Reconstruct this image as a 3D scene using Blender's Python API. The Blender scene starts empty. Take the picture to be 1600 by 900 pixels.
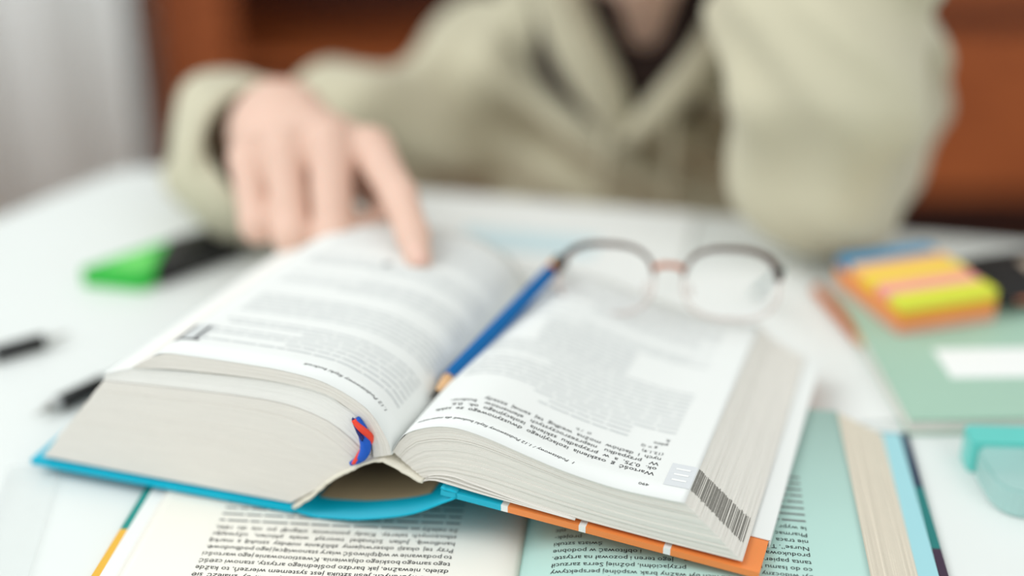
import bpy, bmesh, math, random
import numpy as np
from mathutils import Vector, Matrix
random.seed(7)
rng = np.random.default_rng(7)
S = bpy.context.scene
C = S.collection

# ------------------------------------------------------------------ camera, world, lights, exposure
cam_d = bpy.data.cameras.new('camera'); cam = bpy.data.objects.new('camera', cam_d); C.objects.link(cam)
cam.location = (0, 0, .385); cam.rotation_euler = (math.radians(65), 0, 0)
cam_d.lens = 50; cam_d.sensor_width = 36; cam_d.clip_start = .01; cam_d.clip_end = 50
cam_d.dof.use_dof = True; cam_d.dof.focus_distance = .622; cam_d.dof.aperture_fstop = 1.55
S.camera = cam
S.view_settings.view_transform = 'Standard'; S.view_settings.look = 'None'
S.view_settings.exposure = 0.10; S.view_settings.gamma = 1.0; S.view_settings.use_curve_mapping = False
W = bpy.data.worlds.new('world'); S.world = W; W.use_nodes = True
W.node_tree.nodes['Background'].inputs[0].default_value = (.96, 1.0, .985, 1)
W.node_tree.nodes['Background'].inputs[1].default_value = .74
def area(name, loc, target, size, size_y, power, color=(1, 1, 1)):
    d = bpy.data.lights.new(name, 'AREA'); d.shape = 'RECTANGLE'; d.size = size; d.size_y = size_y
    d.energy = power; d.color = color
    o = bpy.data.objects.new(name, d); C.objects.link(o); o.location = loc
    o.rotation_euler = (Vector(target) - Vector(loc)).to_track_quat('-Z', 'Y').to_euler()
    return o
area('window_light', (-2.2, .4, 2.2), (0, .75, 0), 2.2, 2.0, 52, (.97, 1.0, 1.0))
area('room_fill_light', (1.3, -1.0, 1.7), (.1, .6, 0), 1.6, 1.4, 13, (1.0, .99, .97))  # added soft fill from the camera side, no known window there

# ------------------------------------------------------------------ helpers
def srgb(r, g, b):
    f = lambda c: (c/255/12.92) if c/255 <= .04045 else ((c/255+.055)/1.055)**2.4
    return (f(r), f(g), f(b), 1)
def mat(name, col, rough=.6, var=.06, scale=60, bump=0, bscale=300, spec=.4, trans=0, alpha=1, metal=0, sss=0, coat=0, stretch=None, sheen=0):
    m = bpy.data.materials.new(name); m.use_nodes = True
    nt = m.node_tree; N = nt.nodes; L = nt.links; b = N['Principled BSDF']
    b.inputs['Roughness'].default_value = rough; b.inputs['Specular IOR Level'].default_value = spec
    b.inputs['Metallic'].default_value = metal
    b.inputs['Transmission Weight'].default_value = trans; b.inputs['Alpha'].default_value = alpha
    b.inputs['Coat Weight'].default_value = coat; b.inputs['Sheen Weight'].default_value = sheen
    if sss:
        b.inputs['Subsurface Weight'].default_value = sss; b.inputs['Subsurface Radius'].default_value = (.008, .003, .002)
        b.inputs['Subsurface Scale'].default_value = 1.0
    tc = N.new('ShaderNodeTexCoord'); mp = N.new('ShaderNodeMapping'); L.new(tc.outputs['Object'], mp.inputs[0])
    if stretch: mp.inputs['Scale'].default_value = stretch
    n = N.new('ShaderNodeTexNoise'); n.inputs['Scale'].default_value = scale; n.inputs['Detail'].default_value = 4
    L.new(mp.outputs[0], n.inputs['Vector'])
    mx = N.new('ShaderNodeMix'); mx.data_type = 'RGBA'
    mx.inputs[6].default_value = tuple(c*(1-var) for c in col[:3])+(1,)
    mx.inputs[7].default_value = tuple(min(1, c*(1+var)) for c in col[:3])+(1,)
    L.new(n.outputs[0], mx.inputs[0]); L.new(mx.outputs[2], b.inputs['Base Color'])
    if bump:
        n2 = N.new('ShaderNodeTexNoise'); n2.inputs['Scale'].default_value = bscale; n2.inputs['Detail'].default_value = 3
        L.new(mp.outputs[0], n2.inputs['Vector'])
        bp = N.new('ShaderNodeBump'); bp.inputs['Strength'].default_value = bump; bp.inputs['Distance'].default_value = .001
        L.new(n2.outputs[0], bp.inputs['Height']); L.new(bp.outputs[0], b.inputs['Normal'])
    return m
def band_mat(name, axis, stops, rough=.4, coat=.0):
    """printed bands along one object axis: stops = [(coordinate, colour) ...], constant steps"""
    m = bpy.data.materials.new(name); m.use_nodes = True
    nt = m.node_tree; N = nt.nodes; L = nt.links; b = N['Principled BSDF']
    b.inputs['Roughness'].default_value = rough; b.inputs['Coat Weight'].default_value = coat
    tc = N.new('ShaderNodeTexCoord'); sx = N.new('ShaderNodeSeparateXYZ'); L.new(tc.outputs['Object'], sx.inputs[0])
    lo, hi = stops[0][0], stops[-1][0] + .02
    mr = N.new('ShaderNodeMapRange'); mr.inputs[1].default_value = lo; mr.inputs[2].default_value = hi
    L.new(sx.outputs[axis], mr.inputs[0])
    r = N.new('ShaderNodeValToRGB'); r.color_ramp.interpolation = 'CONSTANT'; el = r.color_ramp.elements
    while len(el) < len(stops): el.new(.5)
    for i, (p, c) in enumerate(stops):
        el[i].position = min(1, (p-lo)/(hi-lo)); el[i].color = c
    L.new(mr.outputs[0], r.inputs[0])
    n = N.new('ShaderNodeTexNoise'); n.inputs['Scale'].default_value = 90
    mx = N.new('ShaderNodeMix'); mx.data_type = 'RGBA'; mx.blend_type = 'MULTIPLY'; mx.inputs[0].default_value = .08
    L.new(r.outputs[0], mx.inputs[6]); L.new(n.outputs[1], mx.inputs[7]); L.new(mx.outputs[2], b.inputs['Base Color'])
    return m
def wood(name, c1, c2, rough=.4, scale=6, stretch=(1, 1, 8)):
    m = bpy.data.materials.new(name); m.use_nodes = True
    nt = m.node_tree; N = nt.nodes; L = nt.links; b = N['Principled BSDF']
    b.inputs['Roughness'].default_value = rough; b.inputs['Coat Weight'].default_value = .15
    tc = N.new('ShaderNodeTexCoord'); mp = N.new('ShaderNodeMapping'); mp.inputs['Scale'].default_value = stretch
    L.new(tc.outputs['Object'], mp.inputs[0])
    n = N.new('ShaderNodeTexNoise'); n.inputs['Scale'].default_value = scale; n.inputs['Detail'].default_value = 6; n.inputs['Distortion'].default_value = .6
    L.new(mp.outputs[0], n.inputs['Vector'])
    r = N.new('ShaderNodeValToRGB'); r.color_ramp.elements[0].color = c1; r.color_ramp.elements[1].color = c2
    r.color_ramp.elements[0].position = .3; r.color_ramp.elements[1].position = .7
    L.new(n.outputs[0], r.inputs[0]); L.new(r.outputs[0], b.inputs['Base Color'])
    return m

def obj(name, verts, faces, m, parent=None, smooth=False, bevel=0):
    me = bpy.data.meshes.new(name); me.from_pydata([tuple(map(float, v)) for v in verts], [], faces)
    bm = bmesh.new(); bm.from_mesh(me); bmesh.ops.recalc_face_normals(bm, faces=bm.faces)
    if bevel:
        bmesh.ops.bevel(bm, geom=bm.edges[:], offset=bevel, segments=2, affect='EDGES', clamp_overlap=True)
    bm.to_mesh(me); bm.free()
    if smooth: me.polygons.foreach_set('use_smooth', [True]*len(me.polygons))
    for mm in (m if isinstance(m, (list, tuple)) else [m]): me.materials.append(mm)
    o = bpy.data.objects.new(name, me); C.objects.link(o)
    if parent: o.parent = parent
    return o
def tag(o, label, cat, group=None, kind=None):
    o['label'] = label; o['category'] = cat
    if group: o['group'] = group
    if kind: o['kind'] = kind
    return o
def empty(name, loc=(0, 0, 0), rz=0, label=None, cat=None, group=None):
    o = bpy.data.objects.new(name, None); C.objects.link(o); o.location = loc; o.rotation_euler = (0, 0, rz)
    o.empty_display_size = .02
    if label: tag(o, label, cat, group)
    return o
class MB:
    def __init__(s): s.v = []; s.f = []
    def add(s, v, f):
        n = len(s.v); s.v += list(v); s.f += [tuple(i+n for i in q) for q in f]; return s
    def box(s, a, b):
        (x0, y0, z0), (x1, y1, z1) = a, b
        v = [(x0, y0, z0), (x1, y0, z0), (x1, y1, z0), (x0, y1, z0), (x0, y0, z1), (x1, y0, z1), (x1, y1, z1), (x0, y1, z1)]
        return s.add(v, [(0, 3, 2, 1), (4, 5, 6, 7), (0, 1, 5, 4), (1, 2, 6, 5), (2, 3, 7, 6), (3, 0, 4, 7)])
    def prism(s, poly, z0, z1):
        n = len(poly)
        return s.add([(x, y, z0) for x, y in poly]+[(x, y, z1) for x, y in poly],
                     [tuple(range(n))[::-1], tuple(range(n, 2*n))]+[(i, (i+1) % n, n+(i+1) % n, n+i) for i in range(n)])
    def tube(s, pts, r, seg=10, caps=True, flat=None, closed=False):
        pts = [Vector(p) for p in pts]; n = len(pts); rs = r if isinstance(r, (list, tuple)) else [r]*n
        base = len(s.v); up = Vector((0, 0, 1)); prev = None
        for i, p in enumerate(pts):
            a = pts[(i-1) % n] if closed else pts[max(i-1, 0)]; b = pts[(i+1) % n] if closed else pts[min(i+1, n-1)]
            t = (b-a).normalized()
            if prev is None:
                x = t.cross(up) if abs(t.z) < .95 else t.cross(Vector((0, 1, 0)))
            else: x = prev-t*prev.dot(t)
            x.normalize(); y = t.cross(x); prev = x
            fx, fy = flat if flat else (1, 1)
            for k in range(seg):
                an = 2*math.pi*k/seg
                s.v.append(tuple(p+x*(math.cos(an)*rs[i]*fx)+y*(math.sin(an)*rs[i]*fy)))
        m = n if closed else n-1
        for i in range(m):
            for k in range(seg):
                j = (i+1) % n
                s.f.append((base+i*seg+k, base+i*seg+(k+1) % seg, base+j*seg+(k+1) % seg, base+j*seg+k))
        if caps and not closed:
            s.f.append(tuple(base+k for k in range(seg))[::-1]); s.f.append(tuple(base+(n-1)*seg+k for k in range(seg)))
        return s
    def lathe(s, prof, axis_o, axis_d, seg=16):
        """prof = [(distance along axis, radius)]"""
        o = Vector(axis_o); d = Vector(axis_d).normalized()
        x = d.orthogonal().normalized(); y = d.cross(x); base = len(s.v); n = len(prof)
        for (t, r) in prof:
            for k in range(seg):
                an = 2*math.pi*k/seg; s.v.append(tuple(o+d*t+x*(r*math.cos(an))+y*(r*math.sin(an))))
        for i in range(n-1):
            for k in range(seg):
                s.f.append((base+i*seg+k, base+i*seg+(k+1) % seg, base+(i+1)*seg+(k+1) % seg, base+(i+1)*seg+k))
        s.f.append(tuple(base+k for k in range(seg))[::-1]); s.f.append(tuple(base+(n-1)*seg+k for k in range(seg)))
        return s
    def build(s, name, m, parent=None, smooth=False, bevel=0): return obj(name, s.v, s.f, m, parent, smooth, bevel)

def smooth_curve(pts, n):
    """Catmull-Rom through pts, resampled evenly by length to n points"""
    P = np.array(pts, float); Q = np.vstack([2*P[0]-P[1], P, 2*P[-1]-P[-2]]); out = []
    for i in range(1, len(Q)-2):
        for t in np.linspace(0, 1, 14, endpoint=False):
            a, b, c, d = Q[i-1], Q[i], Q[i+1], Q[i+2]
            out.append(.5*((2*b)+(-a+c)*t+(2*a-5*b+4*c-d)*t*t+(-a+3*b-3*c+d)*t**3))
    out.append(P[-1]); out = np.array(out)
    s = np.r_[0, np.cumsum(np.linalg.norm(np.diff(out, axis=0), axis=1))]
    q = np.linspace(0, s[-1], n)
    return np.stack([np.interp(q, s, out[:, k]) for k in range(out.shape[1])], 1)

# ------------------------------------------------------------------ signed-distance mesher (for the person)
class SDF:
    def __init__(s, lo, hi, h):
        s.lo = np.array(lo, float); s.h = h
        s.n = np.ceil((np.array(hi)-s.lo)/h).astype(int)+1
        s.F = np.full(s.n, 1.0, np.float32)
    def region(s, lo, hi):
        a = np.clip(np.floor((np.array(lo)-s.lo)/s.h).astype(int), 0, s.n); b = np.clip(np.ceil((np.array(hi)-s.lo)/s.h).astype(int)+1, 0, s.n)
        sl = tuple(slice(i, j) for i, j in zip(a, b))
        g = [((np.arange(i, j))*s.h+s.lo[k]).astype(np.float32) for k, (i, j) in enumerate(zip(a, b))]
        return sl, np.meshgrid(*g, indexing='ij', sparse=True)
    @staticmethod
    def smin(a, b, k):
        if k <= 0: return np.minimum(a, b)
        q = np.maximum(k-np.abs(a-b), 0)/k
        return np.minimum(a, b)-q*q*k*.25
    def cone_d(s, X, a, b, ra, rb):
        a = np.array(a, np.float32); b = np.array(b, np.float32); d = b-a; l2 = float(d@d)+1e-12
        t = ((X[0]-a[0])*d[0]+(X[1]-a[1])*d[1]+(X[2]-a[2])*d[2])/l2; t = np.clip(t, 0, 1)
        return np.sqrt((X[0]-a[0]-t*d[0])**2+(X[1]-a[1]-t*d[1])**2+(X[2]-a[2]-t*d[2])**2)-(ra+(rb-ra)*t)
    def cone(s, a, b, ra, rb, k=.01):
        pad = max(ra, rb)+k+3*s.h
        sl, X = s.region(np.minimum(a, b)-pad, np.maximum(a, b)+pad)
        s.F[sl] = s.smin(s.F[sl], s.cone_d(X, a, b, ra, rb), k)
    def chain(s, pts, rs, k=.01, kk=None):
        for i in range(len(pts)-1): s.cone(pts[i], pts[i+1], rs[i], rs[i+1], k)
    def ell(s, c, r, k=.01, sub=False):
        pad = max(r)+k+3*s.h; c = np.array(c, float)
        sl, X = s.region(c-pad, c+pad)
        q = np.sqrt(((X[0]-c[0])/r[0])**2+((X[1]-c[1])/r[1])**2+((X[2]-c[2])/r[2])**2)
        d = (q-1)*min(r)
        s.F[sl] = -s.smin(-s.F[sl], d, k) if sub else s.smin(s.F[sl], d, k)
    def cut(s, a, b, ra, rb, k=.004):
        pad = max(ra, rb)+k+3*s.h
        sl, X = s.region(np.minimum(a, b)-pad, np.maximum(a, b)+pad)
        s.F[sl] = -s.smin(-s.F[sl], s.cone_d(X, a, b, ra, rb), k)
    def mesh(s):
        F = s.F; h = s.h; sg = F < 0
        n = np.array(F.shape)-1
        cnt = np.zeros(n, np.int8)
        for dx in (0, 1):
            for dy in (0, 1):
                for dz in (0, 1): cnt += sg[dx:dx+n[0], dy:dy+n[1], dz:dz+n[2]]
        act = np.argwhere((cnt > 0) & (cnt < 8))
        idx = -np.ones(n, np.int64); idx[tuple(act.T)] = np.arange(len(act))
        acc = np.zeros((len(act), 3)); c = np.zeros(len(act))
        cor = [(0, 0, 0), (1, 0, 0), (0, 1, 0), (1, 1, 0), (0, 0, 1), (1, 0, 1), (0, 1, 1), (1, 1, 1)]
        for a in range(8):
            for b in range(a+1, 8):
                A = np.array(cor[a]); B = np.array(cor[b])
                if np.abs(A-B).sum() != 1: continue
                fa = F[tuple((act+A).T)]; fb = F[tuple((act+B).T)]
                m = (fa < 0) != (fb < 0); t = np.where(m, fa/np.where(m, fa-fb, 1), 0)
                acc += np.where(m[:, None], A+t[:, None]*(B-A), 0); c += m
        V = (act+acc/c[:, None])*h+s.lo
        faces = []
        for ax in range(3):
            sl0 = [slice(None)]*3; sl1 = [slice(None)]*3; sl0[ax] = slice(0, -1); sl1[ax] = slice(1, None)
            e = np.argwhere(sg[tuple(sl0)] != sg[tuple(sl1)])
            o1, o2 = [k for k in range(3) if k != ax]
            e = e[(e[:, o1] > 0) & (e[:, o2] > 0) & (e[:, o1] < n[o1]) & (e[:, o2] < n[o2])]
            d1 = np.zeros(3, int); d1[o1] = 1; d2 = np.zeros(3, int); d2[o2] = 1
            q = np.stack([idx[tuple((e-d1-d2).T)], idx[tuple((e-d2).T)], idx[tuple(e.T)], idx[tuple((e-d1).T)]], 1)
            inside = sg[tuple(e.T)]; flip = inside if ax != 1 else ~inside
            q[~flip] = q[~flip][:, ::-1]; faces.append(q)
        return V, np.vstack(faces)
    def build(s, name, m, parent=None, relax=2):
        V, Fc = s.mesh()
        lab = np.arange(len(V))                      # keep the largest connected piece only
        while True:
            lo = lab[Fc].min(1); new = lab.copy()
            for a in range(4): np.minimum.at(new, Fc[:, a], lo)
            new = new[new]
            if (new == lab).all(): break
            lab = new
        ids, cn = np.unique(lab, return_counts=True)
        if len(ids) > 1:
            keep = lab == ids[cn.argmax()]; mp = np.cumsum(keep)-1
            Fc = mp[Fc[keep[Fc[:, 0]]]]; V = V[keep]
        for _ in range(relax):
            nb = np.zeros_like(V); c = np.zeros(len(V))
            for a, b in ((0, 1), (1, 2), (2, 3), (3, 0)):
                np.add.at(nb, Fc[:, a], V[Fc[:, b]]); np.add.at(c, Fc[:, a], 1)
                np.add.at(nb, Fc[:, b], V[Fc[:, a]]); np.add.at(c, Fc[:, b], 1)
            V = .5*V+.5*nb/np.maximum(c, 1)[:, None]
        me = bpy.data.meshes.new(name)
        me.vertices.add(len(V)); me.vertices.foreach_set('co', V.astype(np.float32).ravel())
        me.loops.add(Fc.size); me.loops.foreach_set('vertex_index', Fc.ravel().astype(np.int32))
        me.polygons.add(len(Fc)); me.polygons.foreach_set('loop_start', np.arange(0, Fc.size, 4, dtype=np.int32))
        me.polygons.foreach_set('use_smooth', np.ones(len(Fc), bool))
        me.update(calc_edges=True); me.validate(); me.materials.append(m)
        o = bpy.data.objects.new(name, me); C.objects.link(o)
        if parent: o.parent = parent
        return o

# ------------------------------------------------------------------ text as flat print on a page
_glyph_cache = {}
def text_mesh(txt, shear=0):
    key = (txt, shear)
    if key in _glyph_cache: return _glyph_cache[key]
    cu = bpy.data.curves.new('t', 'FONT'); cu.body = txt; cu.size = 1; cu.resolution_u = 2; cu.shear = shear
    o = bpy.data.objects.new('t', cu); C.objects.link(o)
    dg = bpy.context.evaluated_depsgraph_get(); dg.update()
    me = o.evaluated_get(dg).to_mesh()
    v = np.array([tuple(q.co)[:2] for q in me.vertices]) if len(me.vertices) else np.zeros((0, 2)); f = [tuple(p.vertices) for p in me.polygons]
    o.evaluated_get(dg).to_mesh_clear()
    bpy.data.objects.remove(o); bpy.data.curves.remove(cu)
    _glyph_cache[key] = (v, f)
    return v, f
def lay_text(mb, txt, size, x0, y0, place, width=None, shear=0):
    """writes one line; place(x, y) maps reading coordinates (right, up) to a 3-D point"""
    v, f = text_mesh(txt, shear)
    if len(v) == 0: return
    w = v[:, 0].max()
    sx = size if width is None else width/w
    mb.add([place(x0+a*sx, y0+b*size) for a, b in v], f)
def lay_line(mb, txt, size, place, width=None):
    ws = txt.split(' '); ls = []
    for w in ws:
        v, f = text_mesh(w); ls.append(v[:, 0].max()*size)
    gap = size*.27 if width is None or len(ws) < 2 else (width-sum(ls))/(len(ws)-1)
    sq = 1.0
    if width is not None and gap < size*.16:
        gap = size*.2; sq = width/(sum(ls)+gap*(len(ws)-1))
    x = 0
    for w, l in zip(ws, ls):
        v, f = text_mesh(w); mb.add([place((x+a*size)*sq, b*size) for a, b in v], f); x += l+gap
    return x*sq
def lay_bar(mb, x0, x1, y0, y1, place, n=4):
    xs = np.linspace(x0, x1, n+1)
    v = [place(x, y0) for x in xs]+[place(x, y1) for x in xs]
    mb.add(v, [(i, i+1, n+2+i, n+1+i) for i in range(n)])

# ------------------------------------------------------------------ materials
M_table = mat('white_laminate', srgb(226, 230, 228), .35, .015, 20, spec=.4)
M_floor = wood('floor_wood', srgb(120, 82, 55), srgb(150, 105, 72), .5, 4)
M_wall = mat('wall_paint', srgb(205, 205, 202), .8, .02, 5)
M_curtain = mat('curtain_cloth', srgb(242, 246, 246), .9, .03, 40, .3, 500)
M_brown = wood('cabinet_wood', srgb(148, 74, 34), srgb(178, 96, 48), .38, 5, (1, 1, 5))
M_browndk = wood('cabinet_back_wood', srgb(70, 30, 18), srgb(88, 40, 22), .6, 5)
M_page = mat('page_paper', srgb(231, 233, 231), .75, .012, 30, spec=.2)
M_edgew = mat('page_edges_light', srgb(238, 237, 233), .85, .03, 40, .15, 900, spec=.2, stretch=(1, 1, 14))
M_edge = mat('page_edges', srgb(231, 227, 220), .85, .05, 40, .25, 900, spec=.2, stretch=(1, 1, 14))
M_edge2 = mat('page_edges_old', srgb(222, 212, 195), .85, .05, 40, .25, 900, spec=.2, stretch=(1, 1, 10))
M_mint = mat('mint_paper', srgb(180, 213, 205), .7, .012, 30, spec=.2)
M_cyan = mat('cyan_cover', srgb(0, 176, 205), .4, .03, 80, spec=.25)
M_liner = mat('spine_liner', srgb(168, 148, 116), .85, .06, 60)
M_lining = mat('spine_glue_lining', srgb(232, 226, 210), .8, .05, 120, .8, 500)
M_ink = mat('ink', srgb(52, 52, 55), .8, .05, 50, spec=.1)
M_inkm = mat('mid_grey_ink', srgb(120, 122, 122), .8, .05, 50, spec=.1)
M_inkg = mat('grey_ink', srgb(207, 210, 210), .8, .05, 50, spec=.1)
M_inkl = mat('light_grey_ink', srgb(214, 217, 220), .8, .03, 50, spec=.1)
M_inkd = mat('index_ink', srgb(138, 135, 129), .8, .25, 500, spec=.1)
M_black = mat('black_plastic', srgb(14, 14, 15), .35, .05, 50)
M_white = mat('white_print', srgb(240, 241, 240), .6, .01, 50)

# ------------------------------------------------------------------ the setting
FL = -.74
o = obj('floor', [(-4, -3, FL), (4, -3, FL), (4, 2.75, FL), (-4, 2.75, FL)], [(0, 1, 2, 3)], M_floor); o['kind'] = 'structure'
o = MB().box((-4, 2.7, FL), (4, 2.8, 2.0)).build('wall_back', M_wall); o['kind'] = 'structure'

# curtain
nx = 220; v = []; f = []
for j, z in enumerate((FL+.02, 0, 1.0, 1.95)):
    for i in range(nx):
        x = -1.9+1.33*i/(nx-1)
        v.append((x, 2.12+.035*math.sin(x*38+.7*math.sin(x*9))+.012*math.sin(x*91+z), z))
for j in range(3):
    for i in range(nx-1): f.append((j*nx+i, j*nx+i+1, (j+1)*nx+i+1, (j+1)*nx+i))
cur = obj('curtain', v, f, M_curtain, smooth=True)
md = cur.modifiers.new('thick', 'SOLIDIFY'); md.thickness = .003
tag(cur, 'pale grey hanging curtain at the left, beside the brown cabinet', 'curtain')

# wooden cabinet
cab = empty('wooden_cabinet', (0, 2.18, FL), 0, 'reddish brown wooden cabinet with shelves and drawers behind the person', 'cabinet')
def board(name, a, b, m=M_brown, par=cab, bevel=.002): return MB().box(a, b).build(name, m, par, bevel=bevel)
zt = 1.5
board('side_panel', (-.56, 0, 0), (-.52, .42, zt)); board('side_panel', (1.62, 0, 0), (1.66, .42, zt))
board('front_stile', (-.555, -.012, 0), (-.435, 0, zt)); board('front_stile', (.46, -.012, 0), (.52, 0, zt))
board('divider', (.48, 0, 0), (.50, .40, zt))
board('back_panel', (-.52, .40, 0), (1.62, .42, zt), M_browndk)
board('top_board', (-.57, -.02, zt), (1.67, .43, zt+.03))
for z in (.10, .50, .86, 1.2): board('shelf', (-.52, .005, z-.022), (.48, .40, z))
board('bottom_rail', (.52, .02, .262), (1.62, .05, .283), M_browndk)
for z0, z1 in ((.285, .555), (.595, .865), (.905, 1.175)):
    d = board('drawer', (.525, -.018, z0), (1.615, .38, z1))
    MB().lathe([(0, .006), (.012, .006), (.016, .016), (.026, .013)], (1.07, -.018, (z0+z1)/2), (0, -1, 0)).build('knob', M_browndk, d, True)
board('rail', (.52, .005, .557), (1.62, .03, .593), M_browndk)

# table
TA = (-.3016, 1.0546); TB = (.78, .803); TC = (.66, .12); TD = (-.88, .12)
def round_poly(P, r, n=6):
    out = []
    for i, p in enumerate(P):
        a = Vector(P[i-1]); b = Vector(p); c = Vector(P[(i+1) % len(P)])
        d1 = (a-b).normalized(); d2 = (c-b).normalized()
        for k in range(n+1):
            t = k/n; q1 = b+d1*r*(1-t); q2 = b+d2*r*t; out.append(tuple(q1*(1-t)+q2*t))
    return out
tab = empty('desk', (0, .6, FL), 0, 'white laminate desk that everything lies on', 'desk')
poly = [(x, y-.6) for x, y in round_poly([TA, TD, TC, TB], .03)]
MB().prism(poly, -FL-.028, -FL).build('tabletop', M_table, tab, bevel=.0015)
for x, y in ((-.62, -.38), (.55, -.38), (.58, .16), (-.3, .3)):
    MB().tube([(x, y, 0), (x, y, -FL-.027)], [.016, .024], 12).build('leg', M_white, tab, True)

# ------------------------------------------------------------------ big open handbook
BO = (.1037, .4946, 0); BR = math.radians(-18)
book = empty('open_handbook', BO, BR, 'thick open handbook with cyan and orange cover lying on another open book', 'book')
LEN = .207
def sag(w, v): return .07*v*min(max((w-.012)/.03, 0), 1)
def bw(u, v, w): return (u, v, w-sag(w, v))
def strip(name, top, bot, v0, v1, m, par=book, nv=6, smooth=False):
    """slab between two equal-length profile curves in the cross-section, run along the page height"""
    n = len(top); vs = np.linspace(v0, v1, nv+1); V = []; Fc = []
    for vv in vs:
        V += [bw(a, vv, b) for a, b in top]+[bw(a, vv, b) for a, b in bot]
    q = 2*n
    for j in range(nv):
        a = j*q; b = (j+1)*q
        for i in range(n-1):
            Fc.append((a+i, a+i+1, b+i+1, b+i)); Fc.append((a+n+i, b+n+i, b+n+i+1, a+n+i+1))
        Fc.append((a, b, b+n, a+n)); Fc.append((a+n-1, a+2*n-1, b+2*n-1, b+n-1))
    for i in range(n-1):
        Fc.append((i, n+i, n+i+1, i+1)); e = nv*q; Fc.append((e+i, e+i+1, e+n+i+1, e+n+i))
    if name is None: return V, Fc
    return obj(name, V, Fc, m, par, smooth)
def stack(name, top, bot, N, m, jit, gap, v0, v1, edge_jit=.0002, par=book, rows=22):
    T = smooth_curve(top, rows); B = smooth_curve(bot, rows); mb = MB(); ends = []
    for k in range(N):
        a = k/N; b = (k+1-gap)/N
        lo = B+(T-B)*a; hi = B+(T-B)*b
        e = rng.uniform(-edge_jit, edge_jit)
        d = (hi[-1]-hi[-2]); d = d/np.linalg.norm(d)
        lo = lo.copy(); hi = hi.copy(); lo[-1] += d*e; hi[-1] += d*e
        V, Fc = strip(None, hi, lo, v0+rng.uniform(0, jit), v1, None, nv=4)
        mb.add(V, Fc); ends.append((lo[-1], hi[-1]))
    return mb.build(name, m, par), ends
# covers
orange = srgb(240, 140, 72); cy = srgb(0, 176, 205); wh = srgb(238, 238, 236)
M_right_cover = band_mat('banded_cover', 0, [(-.15, cy), (-.1140, wh), (-.1108, orange), (-.0786, wh), (-.0754, orange), (-.0409, wh), (-.0377, orange)])
Tl = np.linspace((-.3605, .0090), (-.2165, .0100), 8); Bl = Tl-[0, .0030]
strip('left_cover', Tl, Bl, -.001, LEN+.004, M_cyan)
Tr = np.linspace((-.1420, .0352), (.0012, .0222), 8); Br = Tr-[.0004, .0030]
strip('right_cover', Tr, Br, -.001, LEN+.004, M_right_cover)
# spine of the cover, bowed below the torn-away block, with its folded hinge
arc = smooth_curve([(-.2175, .0095), (-.208, .0078), (-.1969, .0089), (-.1806, .0118), (-.1581, .0192), (-.1423, .0284), (-.1345, .0335), (-.1385, .0345), (-.1412, .0345), (-.1424, .0355)], 40)
tn = np.gradient(arc, axis=0); nr = np.stack([-tn[:, 1], tn[:, 0]], 1); nr /= np.linalg.norm(nr, axis=1)[:, None]
strip('cover_spine', arc, arc-nr*.0012, -.001, LEN+.004, M_cyan, smooth=True)
k = 28
strip('spine_liner', arc[3:k]+nr[3:k]*.0007, arc[3:k]+nr[3:k]*.0001, .014, LEN-.012, M_liner, smooth=True)
# white endpaper pasted in the right cover, folded over its outer edge
Te = np.linspace((-.1380, .0356), (.0018, .0229), 6); Be = Te-[0, .0005]
strip('endpaper', Te, Be, .024, LEN+.0035, M_page)
strip('endpaper', np.array([(.0013, .0229), (.0019, .0229)]), np.array([(.0013, .0188), (.0019, .0188)]), .024, LEN+.0035, M_page)
Te = np.linspace((-.3560, .0096), (-.2190, .0106), 6)
strip('endpaper', Te, Te-[0, .0005], .006, LEN, M_page)
# text blocks
RT = [(-.1654, .0493), (-.1624, .0549), (-.1573, .0608), (-.1459, .0658), (-.1346, .0672), (-.121, .0649), (-.1012, .0591), (-.0839, .0545), (-.0625, .0508), (-.0435, .0497), (-.0325, .0494)]
RB = [(-.1513, .0382), (-.1400, .0404), (-.1200, .0380), (-.0900, .0328), (-.0500, .0286), (-.0067, .0250)]
blkR, endsR = stack('page_block', RT, RB, 50, M_edge, .0005, .08, .0005, LEN, .00030)
LB = [(-.2185, .0112), (-.26, .0110), (-.31, .0108), (-.3544, .0108)]
LTlow = [(-.1745, .0440), (-.1816, .0480), (-.1881, .0540), (-.2001, .0605), (-.2221, .0646), (-.2648, .0634), (-.3129, .0603)]
stack('page_block', LTlow, LB, 60, M_edge, .0003, .06, .0005, LEN, .0002)
LTmid = [(-.1758, .0446), (-.1770, .0528), (-.1811, .0640), (-.1889, .0688), (-.1983, .0736), (-.2178, .0752), (-.2455, .0743), (-.295, .0702), (-.3115, .0640)]
LTl2 = [(-.1745, .0442), (-.1816, .0484), (-.1881, .0544), (-.2001, .0608), (-.2221, .0650), (-.2648, .0638), (-.3127, .0607)]
stack('page_block', LTmid, LTl2, 14, M_edgew, .0003, .05, .0010, LEN, .0001)
LTtop = [(-.1657, .0482), (-.1679, .0565), (-.1768, .0700), (-.1955, .0794), (-.2147, .0822), (-.2322, .0826), (-.2600, .0822), (-.2767, .0814), (-.2870, .0765), (-.2955, .0709)]
LTmid2 = [(-.1745, .0450), (-.1750, .0528), (-.1790, .0640), (-.1870, .0692), (-.1965, .0741), (-.2178, .0762), (-.2455, .0756), (-.275, .0735), (-.2955, .0708)]
stack('page_block', LTtop, LTmid2, 16, M_edge, .0003, .05, -.0005, LEN, .0001)
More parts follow.
